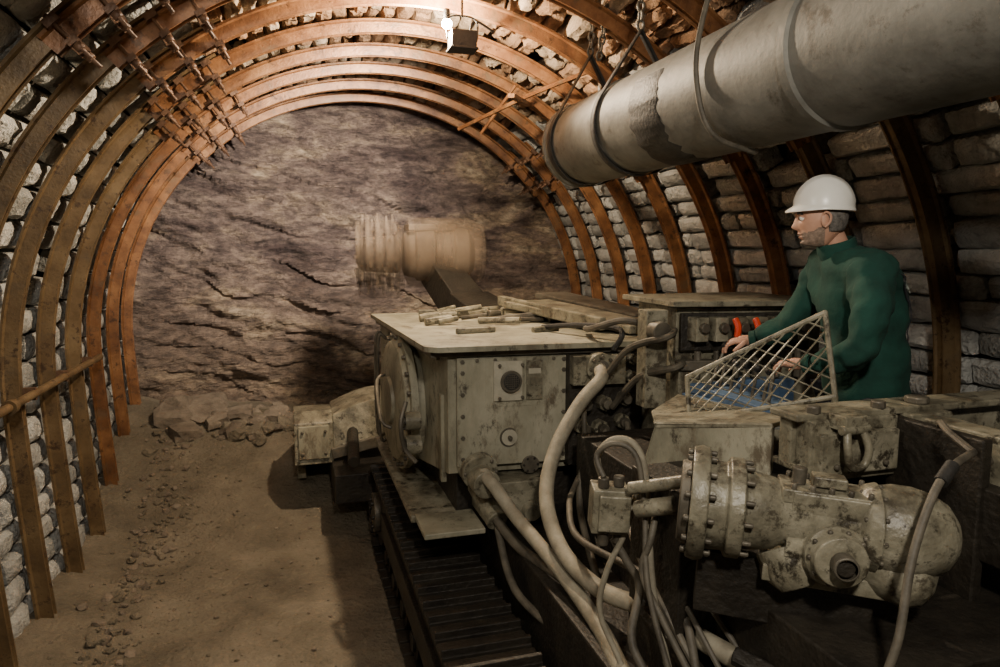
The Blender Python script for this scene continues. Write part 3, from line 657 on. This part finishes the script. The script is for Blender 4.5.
for i,(x,y) in enumerate(((2.35,2.30),(2.40,2.54))):
    skinned('boot_%d'%(i+1),[(x,y,1.16),(x,y,1.085),(x-.09,y+.05,1.08),(x-.17,y+.09,1.075)],[(0,1),(1,2),(2,3)],[.06,.045,.042,.036],2,MN,boot)
skinned('neck',[(2.235,2.44,2.46),(2.19,2.445,2.54),(2.165,2.45,2.60)],[(0,1),(1,2)],[.06,.055,.055],2,MN,skin)
b=MB('jacket_collar_and_cuffs',[green])
ca=V((-.30,0.03,.95)).normalized(); cc=V((2.212,2.443,2.505))
b.lathe(cc-ca*.03,ca,[(0,.074),(.03,.080),(.062,.076),(.066,.070),(.06,.066),(0,.062)],28,0,False)
for p_,d_ in (((2.01,2.345,2.038),(-.35,.92,-.2)),((2.09,2.815,2.08),(-.68,.68,-.2))):
    d_=V(d_).normalized(); p_=V(p_); b.lathe(p_-d_*.02,d_,[(0,.034),(.004,.041),(.03,.040),(.033,.034),(.02,.030)],24,0,False)
b.done(MN)
def wrap(name,pts,w,mat,side):
    v=[];f=[]
    P_=[V(p) for p in pts]; Q=[]
    for i in range(len(P_)-1):
        for k in range(8): Q.append(P_[i].lerp(P_[i+1],k/8))
    Q.append(P_[-1])
    for q in Q: v+=[q-V(side)*w/2,q+V(side)*w/2]
    for i in range(len(Q)-1): f.append((2*i,2*i+1,2*i+3,2*i+2))
    me=bpy.data.meshes.new(name); me.from_pydata(v,[],f); me.materials.append(mat); o=bpy.data.objects.new(name,me); bpy.context.collection.objects.link(o); o.parent=MN
    s=o.modifiers.new('w','SHRINKWRAP'); s.target=jk; s.offset=.005; s2=o.modifiers.new('t','SOLIDIFY'); s2.thickness=.004
wrap('shoulder_strap',[(2.20,2.34,2.49),(2.27,2.24,2.47),(2.36,2.22,2.38),(2.45,2.25,2.26),(2.5,2.3,2.1)],.012,label,(.5,.5,.5))
wrap('jacket_print',[(2.38,2.20,2.37),(2.46,2.26,2.34)],.016,pm('pale_print',[(.47,(.02,.09,.07)),(.53,(.5,.55,.5))],90,.8,0),(0,0,1))
hc=V((2.13,2.45,2.63)); yaw=math.atan2(.58,-.82)
HM=Matrix.Rotation(yaw,3,'Z')@Matrix.Rotation(math.radians(6),3,'Y')
g=lambda p,c,s:math.exp(-sum(((p[i]-c[i])/s[i])**2 for i in range(3)))
def hf(p):
    x,y,z=p
    k=1-.20*max(0,min(1,(-z-.01)/.09)); y*=k
    if z<-.03 and x<0: x*=1-.35*min(1,(-z-.03)/.08)
    if z<-.04 and x>0: x+=.018*min(1,(-z-.04)/.05)
    q=(x,y,z); dx=0
    dx+=.022*g(q,(.095,0,-.026),(.05,.013,.014)); dx+=.012*g(q,(.095,0,-.003),(.05,.010,.022))
    dx+=.008*g(q,(.09,0,.033),(.05,.05,.010))
    for e in(-1,1): dx-=.013*g(q,(.09,e*.032,.010),(.05,.016,.012))
    dx+=.008*g(q,(.09,0,-.054),(.05,.022,.006)); dx+=.007*g(q,(.09,0,-.069),(.05,.02,.006)); dx-=.006*g(q,(.09,0,-.061),(.05,.03,.003)); dx-=.006*g(q,(.09,0,-.083),(.05,.03,.006))
    dx+=.016*g(q,(.08,0,-.098),(.05,.025,.014))
    return V((x+dx,y,z))
b=MB('head',[skin,hair,white,black,stub])
b.sph(hc,(.094,.074,.116),96,80,0,HM,hf)
for i,f_ in enumerate(b.f):
    p=HM.transposed()@(V(b.v[f_[0]])-hc); e_=.006*N(p*90)
    if (p.z<-.046-.35*max(0,.03-abs(p.y))+.5*max(0,.04-p.x)+e_ and p.x>.0+e_ and p.z<.0 and not(abs(p.y)<.02 and -.076<p.z<-.052)): b.mi[i]=4
for e in(-1,1):
    b.sph(hc+HM@V((.076,e*.031,.010)),.0125,16,10,2,HM); b.sph(hc+HM@V((.0865,e*.031,.010)),.0055,10,8,3,HM)
    b.sph(hc+HM@V((.0775,e*.031,.0125)),(.0128,.0135,.0125),16,10,0,HM@Matrix.Rotation(-.5,3,'Y'),None,math.pi*.5)
    b.tube([hc+HM@V((.089,e*.014,.028)),hc+HM@V((.091,e*.032,.033)),hc+HM@V((.076,e*.050,.027))],.0045,6,1)
    er=hc+HM@V((-.006,e*.074,-.008))
    b.sph(er,(.018,.008,.032),16,10,0,HM@Matrix.Rotation(e*.35,3,'Z'))
    b.tube([er+HM@V((.010,e*.004,.018)),er+HM@V((-.004,e*.012,.030)),er+HM@V((-.020,e*.012,.015)),er+HM@V((-.016,e*.008,-.012)),er+HM@V((.002,e*.003,-.030))],.0048,6,0)
b.tube([hc+HM@V((.088,-.02,-.0615)),hc+HM@V((.097,0,-.0605)),hc+HM@V((.088,.02,-.0615))],.0018,6,3)
def hairf(p):
    x,y,z=p
    if z<.03 and x>-.012:
        k=min(1,(x+.012)/.02); return V((x*(1-.3*k),y*(1-.25*k),z*(1-.25*k)))
    if z<-.07: return V((x*.8,y*.85,-.07-(-z-.07)*.4))
    return V((x,y,z))
b.sph(hc+HM@V((-.012,0,.012)),(.092,.080,.108),48,36,1,HM,hairf)
b.done(MN)
b=MB('safety_helmet',[white,black])
HT=Matrix.Rotation(yaw,3,'Z')@Matrix.Rotation(math.radians(-2),3,'Y')
hh=hc+HT@V((-.004,0,.045))
def dome(p):
    rr=1+.035*math.exp(-(p.y/.018)**2)*(1 if p.z>.02 else .4)+.02*math.exp(-((abs(p.y)-.045)/.01)**2)*(p.z>.04)
    return V((p.x*rr,p.y*rr,p.z*rr))
b.sph(hh,(.118,.100,.132),64,24,0,HT,dome,zcut=math.pi/2)
v=[];f=[];n=64
for i in range(n):
    a=2*math.pi*i/n; c_,s_=math.cos(a),math.sin(a); ext=.006+.024*max(0,c_)**3
    for (q,z) in((0,.006),(1,-.004-.012*max(0,c_)),(1,-.012-.012*max(0,c_)),(0,-.012)):
        v.append(hh+HT@V((c_*(.117+q*ext),s_*(.099+q*(.007)),z)))
for i in range(n):
    for k in range(4): f.append((i*4+k,i*4+(k+1)%4,((i+1)%n)*4+(k+1)%4,((i+1)%n)*4+k))
b.add(v,f,0,True)
b.done(MN)
def hand(name,w,fwd,nrm,side,curls,sc=1):
    w=V(w); d=V(fwd).normalized(); n=V(nrm); n=(n-d*n.dot(d)).normalized(); s=V(side); s=(s-d*s.dot(d)-n*s.dot(n)).normalized()
    vs=[w-d*.03,w+d*.02,w+d*.055]
    skinned(name+'_palm',[tuple(x) for x in vs],[(0,1),(1,2)],[.026,.028,.026],2,MN,skin)
    b=MB(name+'_palm_pad',[skin]); M=Matrix((d,s,n)).transposed(); b.sph(w+d*.045,(.052,.042,.018),24,16,0,M); b.done(MN)
    for i,(off,ln) in enumerate(((.030,.072),(.010,.080),(-.011,.074),(-.030,.058))):
        p=w+d*(.075-.004*abs(i-1))+s*off; st=w+d*.04+s*off*.7
        pts=[st,p]; ang=0; cur=p
        for k,fr in enumerate((.45,.32,.23)):
            ang+=curls[k]; q=d*math.cos(ang)-n*math.sin(ang); q=(q+s*(.08*(1.5-i)/3)).normalized(); cur=cur+q*ln*fr; pts.append(cur)
        skinned(name+'_finger_%d'%(i+1),[tuple(x) for x in pts],[(j,j+1) for j in range(len(pts)-1)],[.011,.0105,.0095,.0088,.0075],2,MN,skin)
    t0=w+d*.015+s*.025; t1=t0+(d*.5+s*.75-n*.3).normalized()*.035; t2=t1+(d*.8+s*.25-n*.5).normalized()*.03; t3=t2+(d*.75-s*.25-n*.6).normalized()*.025
    skinned(name+'_thumb',[tuple(x) for x in(t0,t1,t2,t3)],[(0,1),(1,2),(2,3)],[.013,.0115,.010,.008],2,MN,skin)
hand('left_hand',(1.995,2.365,2.035),(-.45,.9,-.05),(0,0,1),(.9,.4,0),(.45,.75,.5))
hand('right_hand',(2.075,2.825,2.075),(-.85,.5,-.12),(0,0,1),(-.5,-.85,0),(.4,.7,.5))
# ---------------- lights ----------------
def pl(name,loc,e,c,r=.05):
    l=bpy.data.lights.new(name,'POINT'); l.energy=e; l.color=c; l.shadow_soft_size=r; o=bpy.data.objects.new(name,l); o.location=loc; bpy.context.collection.objects.link(o); return o
pl('floodlight_bulb',(lx-.16,ly+.04,lz+.08),430,(1,.80,.56),.04)
l=bpy.data.lights.new('face_fill_spot','SPOT'); l.energy=1150; l.color=(1,.87,.72); l.spot_size=math.radians(80); l.spot_blend=1; l.shadow_soft_size=.06  # unseen fill spot, added beside the floodlight to brighten the rock face
o=bpy.data.objects.new('face_fill_spot',l); o.location=(1.05,5.2,3.86); o.rotation_euler=(V((.0,8.6,3.0))-V(o.location)).to_track_quat('-Z','Y').to_euler(); bpy.context.collection.objects.link(o)
def al(name,loc,tgt,e,c,s):
    l=bpy.data.lights.new(name,'AREA'); l.energy=e; l.color=c; l.size=s; o=bpy.data.objects.new(name,l); o.location=loc
    o.rotation_euler=(V(tgt)-V(loc)).to_track_quat('-Z','Y').to_euler(); bpy.context.collection.objects.link(o)
al('tunnel_lamp',(.2,-.6,3.85),(1.6,3.2,1.9),80,(1,.91,.77),.2)
pl('wall_fill_light',(-.45,1.6,3.5),50,(1,.93,.80),.08)  # added fill with no fixture, lifts the right wall and upper left
w=bpy.data.worlds.new('w'); bpy.context.scene.world=w; w.use_nodes=True; w.node_tree.nodes['Background'].inputs[0].default_value=(.02,.016,.012,1)
w.node_tree.nodes['Background'].inputs[1].default_value=.5
# ---------------- camera ----------------
cam=bpy.data.cameras.new('cam'); co=bpy.data.objects.new('camera',cam); bpy.context.collection.objects.link(co)
cam.lens=25.2; cam.sensor_width=36; cam.clip_start=0.02
th=math.radians(16.6); ph=math.radians(6.8)
F=V((math.sin(th)*math.cos(ph),math.cos(th)*math.cos(ph),-math.sin(ph)))
co.location=(0,0,2.5); co.rotation_euler=F.to_track_quat('-Z','Y').to_euler()
bpy.context.scene.camera=co
